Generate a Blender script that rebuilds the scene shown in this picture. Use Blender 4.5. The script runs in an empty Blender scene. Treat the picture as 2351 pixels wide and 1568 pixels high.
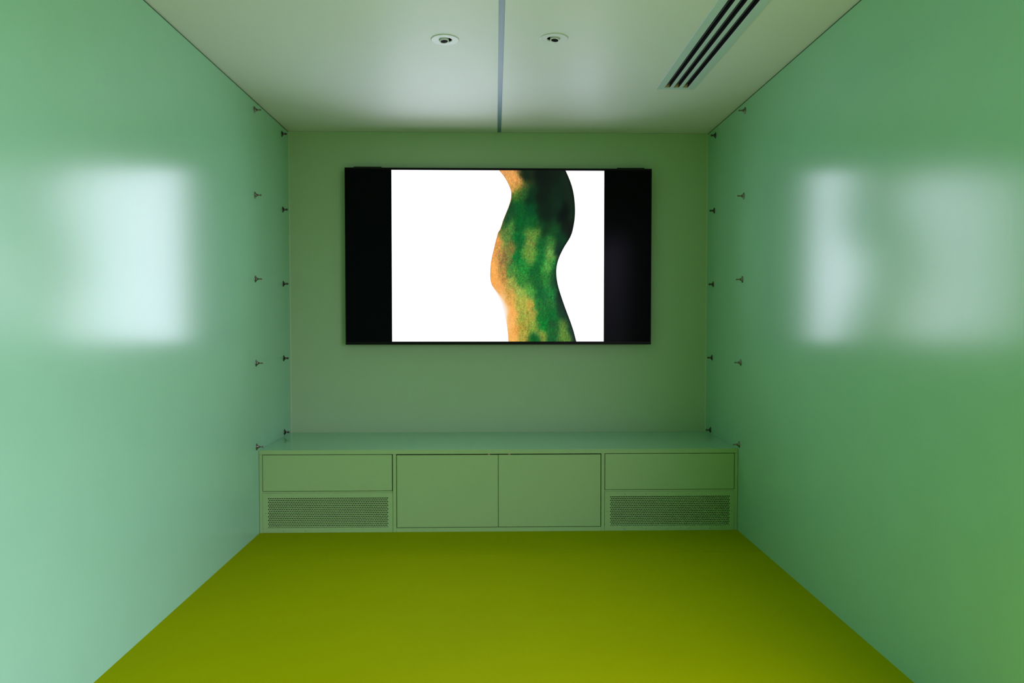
import bpy, bmesh, math
import numpy as np
from mathutils import Vector, Matrix

# ------------------------------------------------------------------ camera, world, exposure
S = bpy.context.scene
C = S.collection
W2 = 1.325                      # half the room's width
H = 2.3575                      # ceiling height
D = 4.6828                      # back wall
F = 4.0465                      # front of the cabinets
REAR = -1.3                     # rear wall behind the camera

cam_d = bpy.data.cameras.new('camera')
cam = bpy.data.objects.new('camera', cam_d)
C.objects.link(cam)
S.camera = cam
cam_d.sensor_width = 36.0
cam_d.lens = 1688.43 / 2351 * 36.0
cam_d.clip_start = 0.02
yaw, pitch, roll = 0.02272, -0.02838, 0.00014
fw = Vector((math.sin(yaw) * math.cos(pitch), math.cos(yaw) * math.cos(pitch), math.sin(pitch)))
rt = fw.cross(Vector((0, 0, 1))).normalized()
up = rt.cross(fw)
m3 = Matrix((rt, up, -fw)).transposed()
cam.matrix_world = Matrix.Translation((-0.02698, 0, 1.16922)) @ m3.to_4x4()

wd = bpy.data.worlds.new('daylight')
S.world = wd
wd.use_nodes = True
wn = wd.node_tree
bg = wn.nodes['Background']
bg.inputs['Strength'].default_value = 9.5
tcw = wn.nodes.new('ShaderNodeTexCoord')
sep = wn.nodes.new('ShaderNodeSeparateXYZ')
rmp = wn.nodes.new('ShaderNodeValToRGB')      # pale sky above, grey-green ground below
rmp.color_ramp.elements[0].position = 0.47
rmp.color_ramp.elements[0].color = (0.24, 0.25, 0.26, 1)
rmp.color_ramp.elements[1].position = 0.55
rmp.color_ramp.elements[1].color = (1.02, 0.86, 1.36, 1)
mpw = wn.nodes.new('ShaderNodeMapRange')
mpw.inputs['From Min'].default_value = -1
wn.links.new(tcw.outputs['Generated'], sep.inputs[0])
wn.links.new(sep.outputs['Z'], mpw.inputs['Value'])
wn.links.new(mpw.outputs['Result'], rmp.inputs['Fac'])
wn.links.new(rmp.outputs['Color'], bg.inputs['Color'])

# unseen doorway added beside the camera to brighten the left wall: daylight sampling portal
DY0, DY1, DZ = -0.70, 1.45, 2.12
pl = bpy.data.lights.new('added_doorway_portal', 'AREA')
pl.shape = 'RECTANGLE'
pl.size, pl.size_y = DY1 - DY0, DZ
pl.cycles.is_portal = True
po = bpy.data.objects.new('added_doorway_portal', pl)
C.objects.link(po)
po.matrix_world = Matrix.Translation((W2 + 0.03, (DY0 + DY1) / 2, DZ / 2)) @ \
    Matrix(((0, 0, 1), (1, 0, 0), (0, 1, 0))).to_4x4()

# the television's own light: a flat backlight, brighter straight ahead than to the sides
tl = bpy.data.lights.new('television_backlight', 'AREA')
tl.shape = 'RECTANGLE'
tl.size, tl.size_y = 1.327, 1.0673
tl.energy = 16.0
tl.color = (0.74, 0.76, 1.0)
tl.spread = math.radians(118)
to = bpy.data.objects.new('television_backlight', tl)
C.objects.link(to)
to.location = (-0.0083, D - 0.07 + 0.0012, 1.57185)
to.rotation_euler = (-math.pi / 2, 0, 0)

S.view_settings.view_transform = 'Standard'
S.view_settings.look = 'None'
S.view_settings.exposure = 0.0
S.view_settings.gamma = 1.0
S.view_settings.use_curve_mapping = False
SCREEN = 1.3                    # glow of the white part of the picture, seen from any side


# ------------------------------------------------------------------ materials
def material(name, col, rough=0.5, metal=0.0, ior=1.5, noise=0.0, nscale=(40, 40, 40), bump=0.0, bscale=(60, 60, 60),
             rvar=0.0):
    m = bpy.data.materials.new(name)
    m.use_nodes = True
    nt = m.node_tree
    b = nt.nodes['Principled BSDF']
    b.inputs['Base Color'].default_value = (*col, 1)
    b.inputs['Roughness'].default_value = rough
    b.inputs['Metallic'].default_value = metal
    b.inputs['IOR'].default_value = ior
    tc = nt.nodes.new('ShaderNodeTexCoord')

    def noise_node(scale, detail=4):
        mp = nt.nodes.new('ShaderNodeMapping')
        mp.inputs['Scale'].default_value = scale
        nt.links.new(tc.outputs['Object'], mp.inputs['Vector'])
        n = nt.nodes.new('ShaderNodeTexNoise')
        n.inputs['Scale'].default_value = 1.0
        n.inputs['Detail'].default_value = detail
        nt.links.new(mp.outputs['Vector'], n.inputs['Vector'])
        return n
    if noise:
        n = noise_node(nscale)
        mx = nt.nodes.new('ShaderNodeMix')
        mx.data_type = 'RGBA'
        mx.inputs[6].default_value = (*[c * (1 - noise) for c in col], 1)
        mx.inputs[7].default_value = (*[min(1, c * (1 + noise)) for c in col], 1)
        nt.links.new(n.outputs['Fac'], mx.inputs[0])
        nt.links.new(mx.outputs[2], b.inputs['Base Color'])
    if rvar:
        n = noise_node((1.2, 1.2, 1.2), 2)
        mr = nt.nodes.new('ShaderNodeMapRange')
        mr.inputs['To Min'].default_value = rough - rvar
        mr.inputs['To Max'].default_value = rough + rvar
        nt.links.new(n.outputs['Fac'], mr.inputs['Value'])
        nt.links.new(mr.outputs['Result'], b.inputs['Roughness'])
    if bump:
        n = noise_node(bscale)
        bp = nt.nodes.new('ShaderNodeBump')
        bp.inputs['Strength'].default_value = bump
        bp.inputs['Distance'].default_value = 0.002
        nt.links.new(n.outputs['Fac'], bp.inputs['Height'])
        nt.links.new(bp.outputs['Normal'], b.inputs['Normal'])
    return m


def emissive(name, col, strength):
    m = bpy.data.materials.new(name)
    m.use_nodes = True
    nt = m.node_tree
    b = nt.nodes['Principled BSDF']
    b.inputs['Base Color'].default_value = (0.01, 0.01, 0.01, 1)
    b.inputs['Roughness'].default_value = 0.3
    b.inputs['IOR'].default_value = 1.2
    b.inputs['Emission Color'].default_value = (*col, 1)
    b.inputs['Emission Strength'].default_value = strength
    return m, b, nt


MINT = (0.285, 0.60, 0.36)
M_side = material('mint lacquered side wall', MINT, 0.21, ior=1.40, noise=0.03, nscale=(6, 6, 6), bump=0.05, bscale=(60, 60, 2.5))
M_back = material('mint painted wall panel', (0.34, 0.52, 0.27), 0.42, noise=0.02, nscale=(8, 8, 8), bump=0.03)
M_cab = material('mint painted cabinet', (0.285, 0.485, 0.175), 0.40, noise=0.02, nscale=(9, 9, 9), bump=0.03)
M_top = material('mint gloss worktop', MINT, 0.10, noise=0.02, nscale=(9, 9, 9))
M_ceil = material('white satin ceiling board', (0.75, 0.78, 0.74), 0.48, ior=1.13, noise=0.015, nscale=(5, 5, 5), bump=0.03)
M_floor = material('yellow green floor sheet', (0.32, 0.38, 0.0003), 0.65, ior=1.05, noise=0.05, nscale=(3, 3, 3), bump=0.10,
                   bscale=(400, 400, 400))
M_recess_shade = material('mint recess darkened as shade', (0.10, 0.22, 0.09), 0.8)  # the walls' mint, darkened to stand for shade inside the gap
M_gap = material('dark recess', (0.010, 0.012, 0.010), 0.9)
M_inner = material('dark cabinet inside', (0.012, 0.016, 0.012), 0.8)
M_white = material('white enamel', (0.66, 0.70, 0.66), 0.5, ior=1.3)
M_vent = material('powder coated air vent', (0.58, 0.71, 0.73), 0.35)
M_black = material('matt black metal', (0.006, 0.007, 0.006), 0.6, ior=1.3)
M_blade = material('black anodised blade', (0.14, 0.15, 0.16), 0.35, metal=0.3)
M_strip = material('brushed aluminium strip', (0.165, 0.275, 0.33), 0.45, ior=1.25, noise=0.04, nscale=(200, 3, 3))
M_steel = material('dark nickel', (0.22, 0.20, 0.165), 0.24, metal=1.0)
M_tv = material('black television casing', (0.004, 0.004, 0.004), 0.35, ior=1.2)
M_tvglass = material('black display glass', (0.0025, 0.0035, 0.0042), 0.16, ior=1.10)
M_bronze = material('bronze end block', (0.62, 0.44, 0.33), 0.5)
M_copper = material('copper catch', (0.50, 0.25, 0.14), 0.4, metal=0.4)
M_screw = material('painted screw head', (0.16, 0.26, 0.15), 0.45)
M_lens = material('black lamp lens', (0.004, 0.003, 0.002), 0.5, ior=1.05)
M_screen, _, _ = emissive('lit white display', (0.965, 0.985, 1.0), SCREEN)


# ------------------------------------------------------------------ geometry helpers
def obj(name, bm, m, parent=None, smooth=False, bevel=0.0, seg=2):
    me = bpy.data.meshes.new(name)
    bmesh.ops.recalc_face_normals(bm, faces=bm.faces[:])
    bm.to_mesh(me)
    bm.free()
    me.materials.append(m)
    o = bpy.data.objects.new(name, me)
    C.objects.link(o)
    if smooth:
        for p in me.polygons:
            p.use_smooth = True
    if bevel:
        b = o.modifiers.new('edge', 'BEVEL')
        b.width = bevel
        b.segments = seg
        b.limit_method = 'ANGLE'
        b.angle_limit = math.radians(40)
    if parent:
        o.parent = parent
        o.matrix_parent_inverse = Matrix.Translation(parent.location).inverted() if not parent.parent else \
            Matrix.Identity(4)
    return o


def box(bm, x0, x1, y0, y1, z0, z1):
    vs = [bm.verts.new((x, y, z)) for z in (z0, z1) for y in (y0, y1) for x in (x0, x1)]
    for f in ((0, 1, 3, 2), (4, 6, 7, 5), (0, 4, 5, 1), (2, 3, 7, 6), (0, 2, 6, 4), (1, 5, 7, 3)):
        bm.faces.new([vs[i] for i in f])


def boxes(*bs):
    bm = bmesh.new()
    for b in bs:
        box(bm, *b)
    return bm


def lathe(bm, prof, origin, axis, u, v, n=32, su=1.0, sv=1.0, caps=(True, True)):
    """prof: list of (distance along the axis, radius)."""
    o, axis, u, v = Vector(origin), Vector(axis), Vector(u), Vector(v)
    rings = []
    for d, r in prof:
        if r < 1e-7:
            rings.append([bm.verts.new(o + axis * d)])
        else:
            rings.append([bm.verts.new(o + axis * d + u * (r * su * math.cos(2 * math.pi * k / n)) +
                                       v * (r * sv * math.sin(2 * math.pi * k / n))) for k in range(n)])
    for a, b in zip(rings, rings[1:]):
        if len(a) == 1 and len(b) == 1:
            continue
        for k in range(n):
            k2 = (k + 1) % n
            if len(a) == 1:
                bm.faces.new((a[0], b[k], b[k2]))
            elif len(b) == 1:
                bm.faces.new((a[k], b[0], a[k2]))
            else:
                bm.faces.new((a[k], b[k], b[k2], a[k2]))
    if caps[0] and len(rings[0]) > 1:
        bm.faces.new(rings[0][::-1])
    if caps[1] and len(rings[-1]) > 1:
        bm.faces.new(rings[-1])


def thing(name, loc, label, cat, group=None):
    o = bpy.data.objects.new(name, None)
    o.empty_display_size = 0.05
    C.objects.link(o)
    o.location = loc
    return tag(o, label, cat, group)


def tag(o, label, cat, group=None):
    o['label'] = label
    o['category'] = cat
    if group:
        o['group'] = group
    return o


def struct(name, bm, m, label=None, **k):
    o = obj(name, bm, m, **k)
    o['kind'] = 'structure'
    if label:
        o['label'] = label
    return o


def sheet_with_holes(x0, x1, y0, y1, z0, z1, holes):
    """A slab tiled round rectangular openings (hx0, hx1, hy0, hy1); one welded mesh."""
    xs = sorted({x0, x1, *[h[0] for h in holes], *[h[1] for h in holes]})
    ys = sorted({y0, y1, *[h[2] for h in holes], *[h[3] for h in holes]})
    bm = bmesh.new()

    def hole(i, j):
        if i < 0 or j < 0 or i >= len(xs) - 1 or j >= len(ys) - 1:
            return True
        cx, cy = (xs[i] + xs[i + 1]) / 2, (ys[j] + ys[j + 1]) / 2
        return any(h[0] < cx < h[1] and h[2] < cy < h[3] for h in holes)
    V = {}

    def v(x, y, z):
        if (x, y, z) not in V:
            V[(x, y, z)] = bm.verts.new((x, y, z))
        return V[(x, y, z)]
    for i in range(len(xs) - 1):
        for j in range(len(ys) - 1):
            if hole(i, j):
                continue
            a, b, c, d = xs[i], xs[i + 1], ys[j], ys[j + 1]
            for z in (z0, z1):
                bm.faces.new((v(a, c, z), v(b, c, z), v(b, d, z), v(a, d, z)))
            if hole(i - 1, j):
                bm.faces.new((v(a, c, z0), v(a, d, z0), v(a, d, z1), v(a, c, z1)))
            if hole(i + 1, j):
                bm.faces.new((v(b, c, z0), v(b, d, z0), v(b, d, z1), v(b, c, z1)))
            if hole(i, j - 1):
                bm.faces.new((v(a, c, z0), v(b, c, z0), v(b, c, z1), v(a, c, z1)))
            if hole(i, j + 1):
                bm.faces.new((v(a, d, z0), v(b, d, z0), v(b, d, z1), v(a, d, z1)))
    return bm


# ------------------------------------------------------------------ the room
SEAM = 3.66
bm = boxes((-W2 - 0.15, W2 + 0.15, REAR - 0.1, SEAM - 0.0008, -0.1, 0.0),
           (-W2 - 0.15, W2 + 0.15, SEAM + 0.0008, D + 0.15, -0.1, 0.0),
           (-W2 - 0.15, W2 + 0.15, SEAM - 0.01, SEAM + 0.01, -0.1, -0.0012))
struct('floor', bm, M_floor, 'yellow-green seamless sheet floor')

DL = ((-0.2388, 3.151), (0.2210, 3.1285))
VX0, VX1, VY0, VY1 = 0.7975, 0.9935, 0.9, 3.786
holes = [(x - 0.038, x + 0.038, y - 0.038, y + 0.038) for x, y in DL] + [(VX0 + 0.02, VX1 - 0.02, VY0 + 0.02, VY1 - 0.018)]
holes.append((-0.0128, 0.0108, REAR + 0.3, D + 0.01))
bm = sheet_with_holes(-W2 - 0.15, W2 + 0.15, REAR - 0.1, D + 0.15, H, H + 0.02, holes)
struct('ceiling', bm, M_ceil, 'off-white satin ceiling')
struct('trim_roof', boxes((-W2 - 0.15, W2 + 0.15, REAR - 0.1, D + 0.15, H + 0.12, H + 0.16)), M_gap)

GAP = 0.007
struct('wall_left', boxes((-W2 - 0.02, -W2, REAR, D + 0.02, 0.0, H - GAP)), M_side, 'glossy mint green side wall')
struct('wall_right', boxes((W2, W2 + 0.02, REAR, DY0, 0.0, H - GAP), (W2, W2 + 0.02, DY1, D + 0.02, 0.0, H - GAP),
                           (W2, W2 + 0.02, DY0, DY1, DZ, H - GAP)), M_side, 'glossy mint green side wall')  # the opening near the camera is added, to let daylight in
struct('wall_back', boxes((-W2, W2, D, D + 0.02, 0.0, H - 0.0012)), M_back, 'mint green wall behind the television')
struct('trim_1', boxes((-W2 - 0.06, -W2 - 0.03, REAR, D + 0.1, 0.0, H + 0.12)), M_recess_shade)
struct('trim_2', boxes((W2 + 0.03, W2 + 0.06, DY1, D + 0.1, 0.0, H + 0.12), (W2 + 0.03, W2 + 0.06, REAR, DY0, 0.0, H + 0.12),
                       (W2 + 0.03, W2 + 0.06, DY0, DY1, DZ, H + 0.12)), M_recess_shade)
struct('trim_3', boxes((-W2 - 0.06, W2 + 0.06, D + 0.04, D + 0.07, 0.0, H + 0.12)), M_recess_shade)
M_gap_shade = material('dark green painted gap shade', (0.035, 0.12, 0.045), 0.8)  # filler strips coloured dark, standing for the shadow line under the ceiling
struct('trim_6', boxes((-W2 - 0.02, -W2 - 0.002, REAR, D, H - GAP, H - 0.0003)), M_gap_shade)
struct('trim_7', boxes((W2 + 0.002, W2 + 0.02, REAR, D, H - GAP, H - 0.0003)), M_gap_shade)
# small corner beads where the back panel meets the side walls
for i, s in enumerate((-1, 1)):
    b = bmesh.new()
    r = 0.007
    pts = [(0, 0)] + [(r * (1 - math.sin(a)), r * (1 - math.cos(a))) for a in [k * math.pi / 10 for k in range(6)]]
    lo = [b.verts.new((s * (W2 - p[0]), D - p[1], 0.458)) for p in pts]
    hi = [b.verts.new((s * (W2 - p[0]), D - p[1], H - 0.003)) for p in pts]
    n = len(pts)
    for k in range(n):
        b.faces.new((lo[k], lo[(k + 1) % n], hi[(k + 1) % n], hi[k]))
    b.faces.new(lo)
    b.faces.new(hi)
    struct('trim_%d' % (4 + i), b, M_back, smooth=False)

struct('wall_rear', boxes((-W2 - 0.03, W2 + 0.03, REAR - 0.08, REAR, 0, H)), M_back)

# ------------------------------------------------------------------ ceiling strip
t = thing('ceiling_strip', (0, 2.0, H), 'slim grey-blue metal strip running down the middle of the ceiling', 'ceiling strip')
obj('channel', boxes((-0.0124, -0.0108, REAR + 0.31, D - 0.002, H - 0.0005, H + 0.018),
                     (0.0088, 0.0104, REAR + 0.31, D - 0.002, H - 0.0005, H + 0.018)), M_strip, t)
obj('insert', boxes((-0.0108, 0.0088, REAR + 0.31, D - 0.002, H + 0.0005, H + 0.008)), M_strip, t)


# ------------------------------------------------------------------ downlights
def downlight(x, y, side, label):
    t = thing('downlight', (x, y, H), label, 'ceiling light', 'recessed ceiling lights')
    X, Y, Z = (1, 0, 0), (0, 1, 0), (0, 0, -1)
    bm = bmesh.new()
    n = 48
    hc = (x - side * 0.002, y - 0.002)
    rings = []
    for (cx, cy), r, z in ((hc, 0.0272, H + 0.001), (hc, 0.0272, H - 0.0015), (hc, 0.0285, H - 0.0030), ((x, y), 0.057, H - 0.0030),
                           ((x, y), 0.0598, H - 0.0015), ((x, y), 0.0598, H)):
        rings.append([bm.verts.new((cx + r * math.cos(2 * math.pi * k / n), cy + r * math.sin(2 * math.pi * k / n), z))
                      for k in range(n)])
    for a, b in zip(rings, rings[1:]):
        for k in range(n):
            bm.faces.new((a[k], a[(k + 1) % n], b[(k + 1) % n], b[k]))
    obj('trim_ring', bm, M_white, t)
    bm = bmesh.new()
    lathe(bm, [(-0.09, 0.037), (-0.003, 0.037), (-0.003, 0.0275)], (hc[0], hc[1], H), Z, X, Y, 32, caps=(True, False))
    obj('housing', bm, M_black, t)
    # swivelling tube, tipped a little towards the room's side
    a = Vector((-side * 0.10, -0.10, -1)).normalized()
    u = a.cross(Vector((0, 1, 0))).normalized()
    v = a.cross(u)
    o = Vector((x + side * -0.0, y + 0.001, H)) + Vector((side * 0.004, -0.001, 0))
    tb = bmesh.new()
    lathe(tb, [(-0.05, 0.0200), (0.0075, 0.0200), (0.0090, 0.0190), (0.0090, 0.0158), (0.0070, 0.0152)], o, a, u, v, 36,
          caps=(True, False))
    tube = obj('lamp_tube', tb, M_white, t, smooth=True, bevel=0)
    lb = bmesh.new()
    lathe(lb, [(0.0072, 0.0153), (0.0074, 0.008), (0.0075, 0.0)], o, a, u, v, 32, caps=(False, False))
    lens = obj('lens', lb, M_lens, tube, smooth=True)
    return t


downlight(DL[0][0], DL[0][1], -1, 'round white recessed downlight left of the ceiling strip')
downlight(DL[1][0], DL[1][1], 1, 'round white recessed downlight right of the ceiling strip')

# ------------------------------------------------------------------ slot air vent
t = thing('air_vent', ((VX0 + VX1) / 2, 2.3, H), 'long linear air vent with three dark slots in the ceiling', 'air vent')
sl = [(0.8350, 0.8612), (0.8805, 0.9067), (0.9265, 0.9527)]
hs = [(a, b, VY0 + 0.03, VY1 - 0.0295) for a, b in sl]
obj('frame', sheet_with_holes(VX0, VX1, VY0, VY1, H - 0.004, H - 0.0005, hs), M_vent, t, bevel=0.0005, seg=1)
for a, b in sl:
    y0, y1 = VY0 + 0.03, VY1 - 0.0295
    s = obj('slot', boxes((a, a + 0.0012, y0, y1, H - 0.0038, H + 0.05), (b - 0.0012, b, y0, y1, H - 0.0038, H + 0.05),
                          (a, b, y0, y1, H + 0.048, H + 0.05)), M_black, t)
    c = (a + b) / 2
    bl = bmesh.new()
    box(bl, c - 0.0005, c + 0.0005, y0 + 0.001, y1 - 0.014, H + 0.004, H + 0.008)
    box(bl, c - 0.0012, c + 0.0012, y0 + 0.001, y1 - 0.014, H + 0.008, H + 0.0095)
    o = obj('blade', bl, M_blade, s)
    e = bmesh.new()
    box(e, a + 0.0013, b - 0.0013, y1 - 0.003, y1, H - 0.003, H + 0.046)
    box(e, c - 0.004, c + 0.004, y1 - 0.012, y1 - 0.003, H + 0.004, H + 0.046)
    o = obj('end_block', e, M_bronze, s)
    o['label'] = 'brownish end block'

# ------------------------------------------------------------------ television
TF = D - 0.07
TX0, TX1, TZ0, TZ1 = -0.961, 0.9535, 1.0190, 2.1190
SX0, SX1, SZ0, SZ1 = -0.6718, 0.6552, 1.0382, 2.1055
tv = thing('television', ((TX0 + TX1) / 2, D, TZ0), 'large black wall-mounted flat screen television showing a green curved form',
           'television')
b = bmesh.new()
box(b, TX0, TX1, TF + 0.004, TF + 0.032, TZ0, TZ1)
box(b, TX0 + 0.25, TX1 - 0.25, TF + 0.032, TF + 0.050, TZ0 + 0.12, TZ1 - 0.15)
obj('casing', b, M_tv, tv, bevel=0.002)
e = 0.006
bz = 0.018
b = boxes((TX0, TX1, TF - 0.001, TF + 0.004, TZ1 - 0.0125, TZ1), (TX0, TX1, TF - 0.001, TF + 0.004, TZ0, TZ0 + bz),
          (TX0, TX0 + e, TF - 0.001, TF + 0.004, TZ0 + bz, TZ1 - 0.0125), (TX1 - e, TX1, TF - 0.001, TF + 0.004, TZ0 + bz, TZ1 - 0.0125))
obj('bezel', b, M_tv, tv)
disp = obj('display', boxes((TX0 + e, TX1 - e, TF + 0.0025, TF + 0.004, TZ0 + bz, TZ1 - 0.0125)), M_tvglass, tv)
bb = bmesh.new()
vs = [bb.verts.new(p) for p in ((SX0, TF + 0.0020, SZ0), (SX1, TF + 0.0020, SZ0), (SX1, TF + 0.0020, SZ1), (SX0, TF + 0.0020, SZ1))]
bb.faces.new(vs)
pic = obj('picture', bb, M_screen, disp)
pic['label'] = 'bright white picture area'
# mount rail between the casing and the wall
obj('wall_mount', boxes((-0.45, 0.45, D - 0.021, D - 0.0005, 1.30, 1.42), (-0.45, 0.45, D - 0.021, D - 0.0005, 1.70, 1.82)), M_black, tv)
for x0, x1, sl_ in ((-0.9055, -0.7295, 1), (0.7325, 0.9085, -1)):
    b = bmesh.new()
    z0, z1 = TZ1 - 0.006, TZ1 + 0.0045
    for y in (TF - 0.004, TF + 0.036):
        pass
    prof = [(x0 + 0.004, z0), (x1 - 0.004, z0), (x1, z0 + 0.004), (x1 - 0.004, z1), (x0 + 0.004, z1), (x0, z0 + 0.004)]
    f = [b.verts.new((x, TF - 0.005, z)) for x, z in prof]
    g = [b.verts.new((x, TF + 0.038, z)) for x, z in prof]
    b.faces.new(f)
    b.faces.new(g)
    for k in range(6):
        b.faces.new((f[k], f[(k + 1) % 6], g[(k + 1) % 6], g[k]))
    obj('clip', b, M_black, tv)

# the picture: a curved green and orange form, coloured per vertex (it is what the screen shows)
PXL = [(238, 72), (262, 100), (285, 130), (307, 168), (325, 205), (338, 240), (340, 265), (339, 300), (331, 335), (314, 385), (295, 430),
       (273, 485), (255, 540), (246, 568), (229, 590), (222, 620), (208, 670), (193, 735), (177, 800), (168, 855), (165, 905), (163, 950),
       (166, 990), (176, 1030), (205, 1075), (228, 1120), (248, 1160), (258, 1190), (268, 1225), (280, 1275), (292, 1330), (304, 1385),
       (312, 1440), (315, 1508)]
PXR = [(795, 72), (812, 108), (830, 150), (846, 195), (858, 240), (867, 290), (872, 340), (875, 385), (875, 430), (871, 485), (862, 540),
       (851, 590), (835, 630), (812, 668), (785, 710), (764, 750), (745, 790), (731, 830), (722, 870), (718, 910), (719, 950), (723, 985),
       (731, 1030), (745, 1080), (761, 1130), (785, 1200), (812, 1272), (840, 1345), (865, 1420), (888, 1508)]
CP = """290 100 226 160 95;350 130 236 166 90;345 220 226 166 85;400 170 216 152 80;410 230 165 135 52;380 285 60 105 38;450 120 14 34 20
600 120 9 19 15;800 150 20 36 26;700 120 12 25 18;750 200 12 34 20;840 300 18 35 22;600 300 10 24 15;500 300 8 45 24;430 250 30 80 35
400 350 10 84 36;340 380 20 68 36;500 400 5 72 35;620 420 8 30 18;740 350 12 38 22;790 400 4 14 12;785 450 4 14 12;850 430 15 40 22
300 480 28 76 40;400 500 5 86 35;330 550 70 125 55;270 590 88 122 55;520 500 10 86 35;520 600 90 134 52;620 560 14 52 24;700 600 15 70 30
820 560 12 20 15;760 650 5 55 28;230 660 228 156 80;290 650 90 132 60;330 720 132 118 56;400 650 5 96 40;510 700 112 142 60
500 790 105 148 56;590 700 15 96 40;680 680 60 120 50;740 690 12 45 30;200 800 238 166 85;260 820 152 120 68;310 790 122 126 60
380 790 8 110 45;590 800 16 108 44;670 770 102 160 70;700 860 30 112 50;740 770 10 40 30;200 900 252 176 90;270 900 172 132 66
340 900 62 130 55;430 870 30 132 50;540 900 10 98 40;650 870 80 155 62;708 930 20 78 40;200 980 250 172 85;270 980 192 142 70
340 1020 150 156 70;420 980 48 130 50;540 1000 22 98 40;640 1000 42 122 50;708 1010 20 66 36;250 1060 246 172 95;320 1100 202 156 75
420 1100 152 176 75;500 1100 80 150 60;580 1100 14 94 45;680 1100 30 122 55;745 1110 14 42 30;270 1160 252 196 130;330 1180 228 166 80
420 1190 172 172 70;500 1190 192 166 70;570 1190 30 110 45;680 1190 30 106 45;765 1200 18 50 35;290 1260 254 210 160;340 1270 250 176 90
430 1280 152 166 65;510 1300 166 160 65;580 1300 20 106 40;680 1290 8 100 40;795 1290 18 52 35;320 1370 252 190 112;360 1400 242 168 80
440 1390 166 152 60;530 1400 140 160 60;610 1370 0 116 40;700 1370 24 88 40;780 1400 90 132 50;835 1400 24 60 38;345 1490 247 182 92
440 1480 170 160 65;535 1460 5 78 38;530 1500 5 98 30;590 1450 132 152 60;690 1470 20 90 40;790 1480 90 132 50;866 1490 28 56 35"""
cps = np.array([[float(q) for q in r.split()] for r in CP.replace('\n', ';').split(';')])


def lin(c):
    c = np.clip(c, 0, 255) / 255.0
    return np.where(c < 0.04045, c / 12.92, ((c + 0.055) / 1.055) ** 2.4)


NR, NC = 400, 200
rows = np.linspace(72, 1508, NR)
L = np.interp(rows, [p[1] for p in PXL], [p[0] for p in PXL])
Rr = np.interp(rows, [p[1] for p in PXR], [p[0] for p in PXR])
ker = np.exp(-np.linspace(-2, 2, 13) ** 2)
ker /= ker.sum()
sm = lambda a: np.convolve(np.pad(a, 6, mode='reflect', reflect_type='odd'), ker, 'valid')
L, Rr = sm(L), sm(Rr)
uu = np.linspace(0, 1, NC)
PX = L[:, None] + (Rr - L)[:, None] * uu[None]
PY = np.repeat(rows[:, None], NC, 1)
rs = np.random.RandomState(7)


def field(fx, fy):
    """smooth value noise with cells of fx by fy picture units, sampled at the vertices"""
    g = rs.rand(int(1600 / fy) + 3, int(1000 / fx) + 3)
    x, y = PX / fx, PY / fy
    xi, yi = x.astype(int), y.astype(int)
    tx, ty = x - xi, y - yi
    tx, ty = tx * tx * (3 - 2 * tx), ty * ty * (3 - 2 * ty)
    return ((g[yi, xi] * (1 - tx) + g[yi, xi + 1] * tx) * (1 - ty) + (g[yi + 1, xi] * (1 - tx) + g[yi + 1, xi + 1] * tx) * ty) * 2 - 1


wx = PX + 16 * field(26, 40) + 12 * field(9, 16) + 8 * field(4, 6)
wy = PY + 20 * field(24, 60) + 18 * field(8, 20) + 10 * field(4, 6)
num = np.zeros((NR, NC, 3))
den = np.zeros((NR, NC))
for cx, cy, r_, g_, b_ in cps:
    d2 = ((wx - cx) / 30) ** 2 + ((wy - cy) / 44) ** 2
    w_ = 1 / (d2 + 0.45) ** 2.6
    num += w_[..., None] * np.array([r_, g_, b_])
    den += w_
col = num / den[..., None]
kb = np.exp(-np.linspace(-2, 2, 21) ** 2)
kb /= kb.sum()
for ax in (0, 1):
    pad = [(0, 0)] * 3
    pad[ax] = (10, 10)
    cp_ = np.pad(col, pad, mode='edge')
    col = sum(kb[k] * (cp_[k:k + NR] if ax == 0 else cp_[:, k:k + NC]) for k in range(21))
speck = 0.65 * field(3.8, 5) + 0.55 * field(6, 9) + 0.35 * field(14, 30) + 0.3 * field(8, 40)
lum = col @ np.array([0.3, 0.6, 0.1])
mid = np.clip((lum - 25) / 60, 0, 1) * np.clip((215 - lum) / 70, 0.12, 1)
col = col * (1 + 0.21 * (speck * mid)[..., None])
hue = 0.6 * field(7, 9) + 0.5 * field(4, 5)
col[..., 0] += 24 * hue * mid
col[..., 1] += 14 * field(9, 12) * mid
# thin dark rim on the right edge, thin orange rim on the left edge
dr = (Rr[:, None] - PX)
rim = np.clip(1 - dr / 26, 0, 1)
col *= (1 - 0.6 * rim ** 1.3)[..., None]
dl = (PX - L[:, None])
orr = np.clip(1 - dl / 6, 0, 1) * np.clip((PY - 60) / 30, 0, 1)
col = col * (1 - orr[..., None]) + np.array([205, 120, 60]) * orr[..., None]
# soft white bloom on the lower left edge
glow = np.clip(1 - dl / (44 * np.exp(-((PY - 1215) / 120) ** 2) + 1e-3), 0, 1) * np.clip((PY - 1040) / 60, 0, 1)
col = col * (1 - glow[..., None]) + 252 * glow[..., None]
K = (SX1 - SX0) / (487.5 * 3.647)
wxm = SX0 + (PX / 3.647 + 1080 - 899.5) * (SX1 - SX0) / 487.5
wzm = SZ1 - (PY - 72) / (1508 - 72) * (SZ1 - SZ0)
verts = np.stack([wxm, np.full_like(wxm, TF + 0.0004), wzm], -1).reshape(-1, 3)
idx = np.arange(NR * NC).reshape(NR, NC)
faces = np.stack([idx[:-1, :-1], idx[:-1, 1:], idx[1:, 1:], idx[1:, :-1]], -1).reshape(-1, 4)[:, ::-1]
me = bpy.data.meshes.new('pictured_form')
me.from_pydata(verts.tolist(), [], faces.tolist())
at = me.color_attributes.new('shown', 'FLOAT_COLOR', 'POINT')
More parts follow.
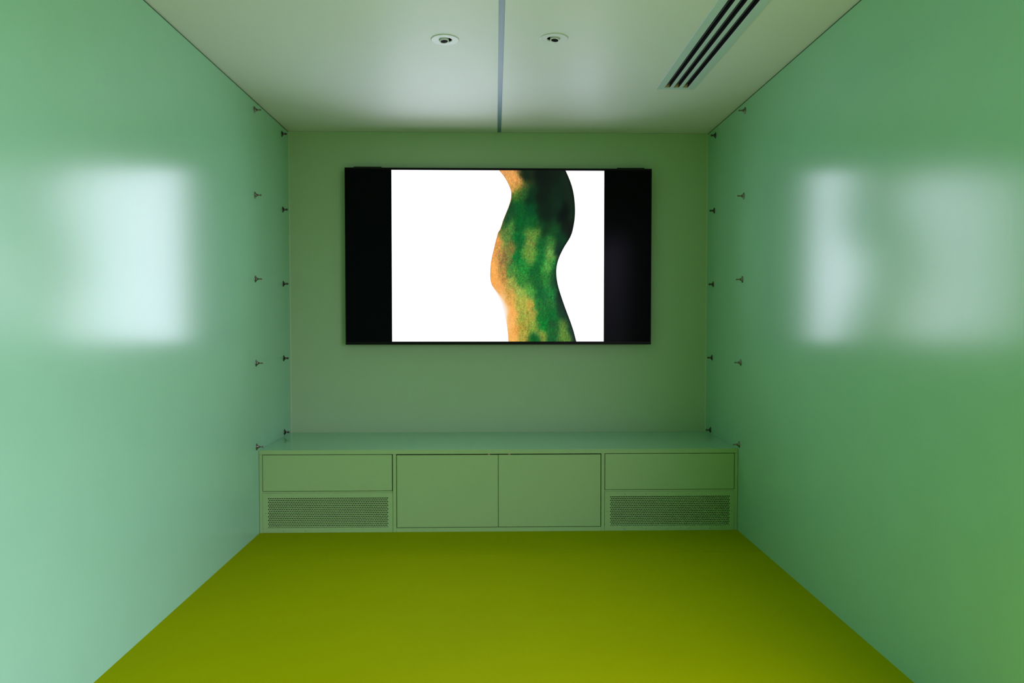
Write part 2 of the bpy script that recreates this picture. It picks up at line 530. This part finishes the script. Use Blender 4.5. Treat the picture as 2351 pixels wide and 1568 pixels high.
at.data.foreach_set('color', np.concatenate([lin(col).reshape(-1, 3), np.ones((NR * NC, 1))], 1).astype(np.float32).ravel())
mf, pb, nt = emissive('picture of a curved form', (1, 1, 1), 1.0)
pb.inputs['Base Color'].default_value = (0.002, 0.002, 0.002, 1)
an = nt.nodes.new('ShaderNodeAttribute')
an.attribute_name = 'shown'
nt.links.new(an.outputs['Color'], pb.inputs['Emission Color'])
mf.cycles.emission_sampling = 'NONE'
me.materials.append(mf)
form = bpy.data.objects.new('pictured_form', me)
C.objects.link(form)
form.parent = disp
form['label'] = 'curved green and orange form in the picture'


# ------------------------------------------------------------------ cabinets
CT = 0.4572                     # worktop height
CB = 0.4335                     # its underside
b = boxes((-W2 + 0.0015, W2 - 0.0015, F + 0.003, D - 0.001, CB, CT))
wt = obj('worktop', b, M_top)
obj('front_edge', boxes((-W2 + 0.0015, W2 - 0.0015, F, F + 0.003, CB, CT)), M_cab, wt)
tag(wt, 'long glossy mint green worktop running wall to wall over the cabinets', 'worktop')


def grille(x0, x1, z0, z1, hx0, hx1, hz0, hz1, ncol, nrow, m, parent):
    """Perforated panel, its front on plane F: staggered round holes, really cut through."""
    bm = bmesh.new()
    px = (hx1 - hx0) / (ncol - 1)
    pz = (hz1 - hz0) / (nrow - 1)
    r = px * 0.37
    th = 0.002
    ax0, ax1 = hx0 - px / 2, hx1 + px / 2
    az0, az1 = hz0 - pz / 2, hz1 + pz / 2
    V = {}

    def v(x, y, z):
        k = (round(x, 6), round(y, 6), round(z, 6))
        if k not in V:
            V[k] = bm.verts.new((x, y, z))
        return V[k]

    def quad(a, b, c, d):
        bm.faces.new((v(a, F, b), v(c, F, b), v(c, F, d), v(a, F, d)))
    quad(x0, z0, ax0, z1)
    quad(ax1, z0, x1, z1)
    quad(ax0, z0, ax1, az0)
    quad(ax0, az1, ax1, z1)
    for j in range(nrow):
        zc = hz1 - j * pz
        off = px / 2 if j % 2 else 0.0
        n = ncol - 1 if j % 2 else ncol
        if off:
            quad(ax0, zc - pz / 2, ax0 + off, zc + pz / 2)
            quad(ax1 - off, zc - pz / 2, ax1, zc + pz / 2)
        for i in range(n):
            xc = hx0 + off + i * px
            co = [(xc + px / 2 * sx, zc + pz / 2 * sz) for sx, sz in ((1, -1), (1, 1), (-1, 1), (-1, -1))]
            cc = [v(cx_, F, cz_) for cx_, cz_ in co]
            ring = [(xc + r * math.cos(math.pi / 4 * k - math.pi / 4), zc + r * math.sin(math.pi / 4 * k - math.pi / 4))
                    for k in range(8)]
            rf = [v(a, F, c) for a, c in ring]
            rb = [v(a, F + th, c) for a, c in ring]
            for q in range(4):
                bm.faces.new((cc[q], cc[(q + 1) % 4], rf[(2 * q + 2) % 8], rf[2 * q + 1], rf[2 * q]))
            for k in range(8):
                bm.faces.new((rf[k], rf[(k + 1) % 8], rb[(k + 1) % 8], rb[k]))
    # outer edges of the sheet
    for a, c, d, e_ in ((x0, z0, x1, z0), (x1, z0, x1, z1), (x1, z1, x0, z1), (x0, z1, x0, z0)):
        bm.faces.new((v(a, F, c), v(d, F, e_), v(d, F + th, e_), v(a, F + th, c)))
    return obj('vent_grille', bm, m, parent)


def screw(x, z, parent, root):
    b = bmesh.new()
    lathe(b, [(0, 0.0028), (0.0006, 0.0026), (0.0009, 0.0016), (0.0009, 0)], (x, F, z), (0, -1, 0), (1, 0, 0), (0, 0, 1), 10,
          caps=(False, False))
    o = obj('screw', b, M_screw, parent)


def side_unit(x0, x1, ox0, ox1, hx0, hx1, flip, scr, label):
    """x0..x1 the carcass, ox0..ox1 the opening between its stile and the next unit."""
    t = thing('media_cabinet', ((x0 + x1) / 2, D - 0.02, 0), label, 'cabinet', 'low built-in cabinets')
    BK = D - 0.012
    bs = []
    if flip < 0:
        bs.append((x0, ox0, F + 0.0004, BK, 0.0, CB - 0.001))
        bs.append((x1 - 0.012, x1, F + 0.03, BK, 0.0, CB - 0.001))
    else:
        bs.append((ox1, x1, F + 0.0004, BK, 0.0, CB - 0.001))
        bs.append((x0, x0 + 0.012, F + 0.03, BK, 0.0, CB - 0.001))
    for q in bs:
        obj('side_panel', boxes(q), M_cab, t)
    obj('rail', boxes((ox0, ox1, F + 0.0006, F + 0.02, 0.2212, 0.2290)), M_cab, t)
    obj('inside', boxes((ox0 + 0.013, ox1 - 0.013, BK - 0.02, BK, 0.012, CB - 0.002), (ox0 + 0.001, ox1 - 0.001, F + 0.02, BK - 0.02, 0.2215, 0.228),
                        (ox0, ox1, F + 0.034, BK - 0.02, CB - 0.006, CB - 0.002), (ox0 + 0.0002, ox0 + 0.0012, F + 0.006, BK - 0.02, 0.012, 0.221),
                        (ox1 - 0.0012, ox1 - 0.0002, F + 0.006, BK - 0.02, 0.012, 0.221)), M_inner, t)
    obj('bottom_board', boxes((ox0, ox1, F + 0.0022, BK - 0.02, 0.0, 0.0288)), M_cab, t)
    obj('drawer', boxes((ox0 + 0.0025, ox1 - 0.0030, F + 0.0008, F + 0.02, 0.2312, 0.4300)), M_cab, t, bevel=0.0014)
    g = grille(ox0 + 0.0010, ox1 + (0.0008 if flip < 0 else -0.001), 0.0012, 0.2203, hx0, hx1, 0.0295, 0.1905, 69, 17, M_cab, t)
    for x, z in scr:
        screw(x, z, g, t)


side_unit(-1.3230, -0.5930, -1.3070, -0.5945, -1.2740, -0.6220, -1,
          ((-1.2905, 0.1085), (-1.1938, 0.0095), (-1.0748, 0.0095)),
          'low cabinet unit at the left end, drawer above a perforated grille')
sx = (0.6915, 0.8100, 0.9320, 1.0500, 1.1700)
side_unit(0.5800, 1.3230, 0.5795, 1.3062, 0.6140, 1.2765, 1,
          tuple((x, 0.2050) for x in sx) + tuple((x, 0.0105) for x in sx) + ((0.5945, 0.1085), (1.2905, 0.1085)),
          'low cabinet unit at the right end, drawer above a perforated grille')

t = thing('media_cabinet', (-0.007, D - 0.02, 0), 'low middle cabinet unit with two plain doors and no grille', 'cabinet',
          'low built-in cabinets')
BK = D - 0.012
for x0, x1 in ((-0.5923, -0.5740), (0.5608, 0.5788)):
    obj('side_panel', boxes((x0, x1, F + 0.0004, BK, 0.0, CB - 0.0005)), M_cab, t, bevel=0.0008, seg=1)
obj('plinth', boxes((-0.5735, 0.5603, F + 0.0008, F + 0.02, 0.0, 0.0232)), M_cab, t, bevel=0.0008, seg=1)
obj('inside', boxes((-0.573, 0.560, BK - 0.02, BK, 0.022, CB - 0.002), (-0.573, 0.560, F + 0.022, BK - 0.02, 0.0, 0.022),
                    (-0.573, 0.560, F + 0.034, BK - 0.02, CB - 0.006, CB - 0.002)), M_inner, t)
obj('door', boxes((-0.5708, -0.0122, F + 0.0006, F + 0.02, 0.0262, 0.4275)), M_cab, t, bevel=0.0014)
obj('door', boxes((-0.0098, 0.5570, F + 0.0006, F + 0.02, 0.0262, 0.4275)), M_cab, t, bevel=0.0014)
for x in (-0.0630, 0.0500):
    o = obj('catch', boxes((x - 0.006, x + 0.006, F + 0.006, F + 0.03, 0.4250, 0.4325)), M_copper, t, bevel=0.001)
    o['label'] = 'small copper coloured door catch'


# ------------------------------------------------------------------ wall hooks
def hook_mesh(kind):
    """Built pointing along +x from a wall at x=0."""
    bm = bmesh.new()
    X, Y, Z = (1, 0, 0), (0, 1, 0), (0, 0, 1)
    if kind == 'base_plate':
        lathe(bm, [(0, 0.0185), (0.0018, 0.0185), (0.0032, 0.0165), (0.0050, 0.0115), (0.0085, 0.0080), (0.0140, 0.0060), (0.0170, 0.0)],
              (0, 0, 0), X, Y, Z, 28, su=0.68, sv=1.0)
    elif kind == 'stem':
        lathe(bm, [(0.010, 0.0058), (0.016, 0.0048), (0.022, 0.0036), (0.031, 0.0031)], (0, 0, 0), X, Y, Z, 16)
    elif kind == 'ball':
        lathe(bm, [(0.0320 - 0.0048 * math.cos(a) * 1.15, 0.0048 * math.sin(a)) for a in
                   [math.pi * k / 10 for k in range(11)]], (0, 0, 0), X, Y, Z, 18)
    elif kind == 'short_stem':
        lathe(bm, [(0.006, 0.0085), (0.012, 0.0060), (0.0165, 0.0040), (0.021, 0.0036)], (0, 0, 0), X, Y, Z, 16)
    elif kind == 'knob':
        lathe(bm, [(0.0245 - 0.0070 * math.cos(a) * 1.1, 0.0066 * math.sin(a)) for a in
                   [math.pi * k / 12 for k in range(13)]], (0, 0, 0), X, Y, Z, 24)
    else:
        z = 0.0125 if kind == 'upper' else -0.0125
        lathe(bm, [(0.0030, 0.0030), (0.0050, 0.0026), (0.0056, 0.0012), (0.0056, 0)], (0, 0, z), X, Y, Z, 12, caps=(True, False))
    return bm


M_hookscrew = material('black screw head', (0.03, 0.028, 0.025), 0.4, metal=0.7)
M_dark = material('blackened nickel', (0.10, 0.095, 0.075), 0.22, metal=1.0)


def make_hook(stem, tip, m):
    r = bpy.data.objects.new('wall_hook', None)
    r.empty_display_size = 0.03
    C.objects.link(r)
    bp = obj('base_plate', hook_mesh('base_plate'), m, r, smooth=True)
    st = obj('stem', hook_mesh(stem), m, r, smooth=True)
    tp = obj('knob', hook_mesh(tip), m, r, smooth=True)
    sc = [obj('screw', hook_mesh(k), M_hookscrew, bp, smooth=True) for k in ('upper', 'lower')]
    return r, [bp, st, tp] + sc


long_hook, long_parts = make_hook('stem', 'ball', M_steel)
short_hook, short_parts = make_hook('short_stem', 'knob', M_dark)
all_parts = long_parts + short_parts


def copy_tree(o, parent=None):
    c = o.copy()
    C.objects.link(c)
    if parent:
        c.parent = parent
    for ch in [q for q in all_parts if q.parent == o]:
        copy_tree(ch, c)
    return c


ZS = (2.3050, 1.8470, 1.3945, 0.9385, 0.4830)
near = {-1: (4.029, 4.023, 4.0175, 4.0165, 4.011), 1: (3.981, 3.990, 4.000, 4.015, 4.028)}
far = {-1: (4.539, 4.544, 4.540, 4.536, 4.540), 1: (4.516, 4.5265, 4.537, 4.552, 4.5725)}
ROWS = ('topmost', 'second from top', 'middle one', 'second from bottom', 'lowest one')
for tab, proto, cn, kn in ((near, long_hook, 'nearer column', 'long dark'), (far, short_hook, 'corner column', 'stubby black')):
    first = True
    for s, sn in ((-1, 'left'), (1, 'right')):
        for k in range(5):
            h = proto if first else copy_tree(proto)
            first = False
            h.location = (s * W2, tab[s][k], ZS[k])
            h.rotation_euler = (0, 0, 0 if s < 0 else math.pi)
            tag(h, '%s metal hook on the %s wall, %s of the %s' % (kn, sn, ROWS[k], cn), 'hook',
                '%s hooks on the %s wall' % (kn, sn))
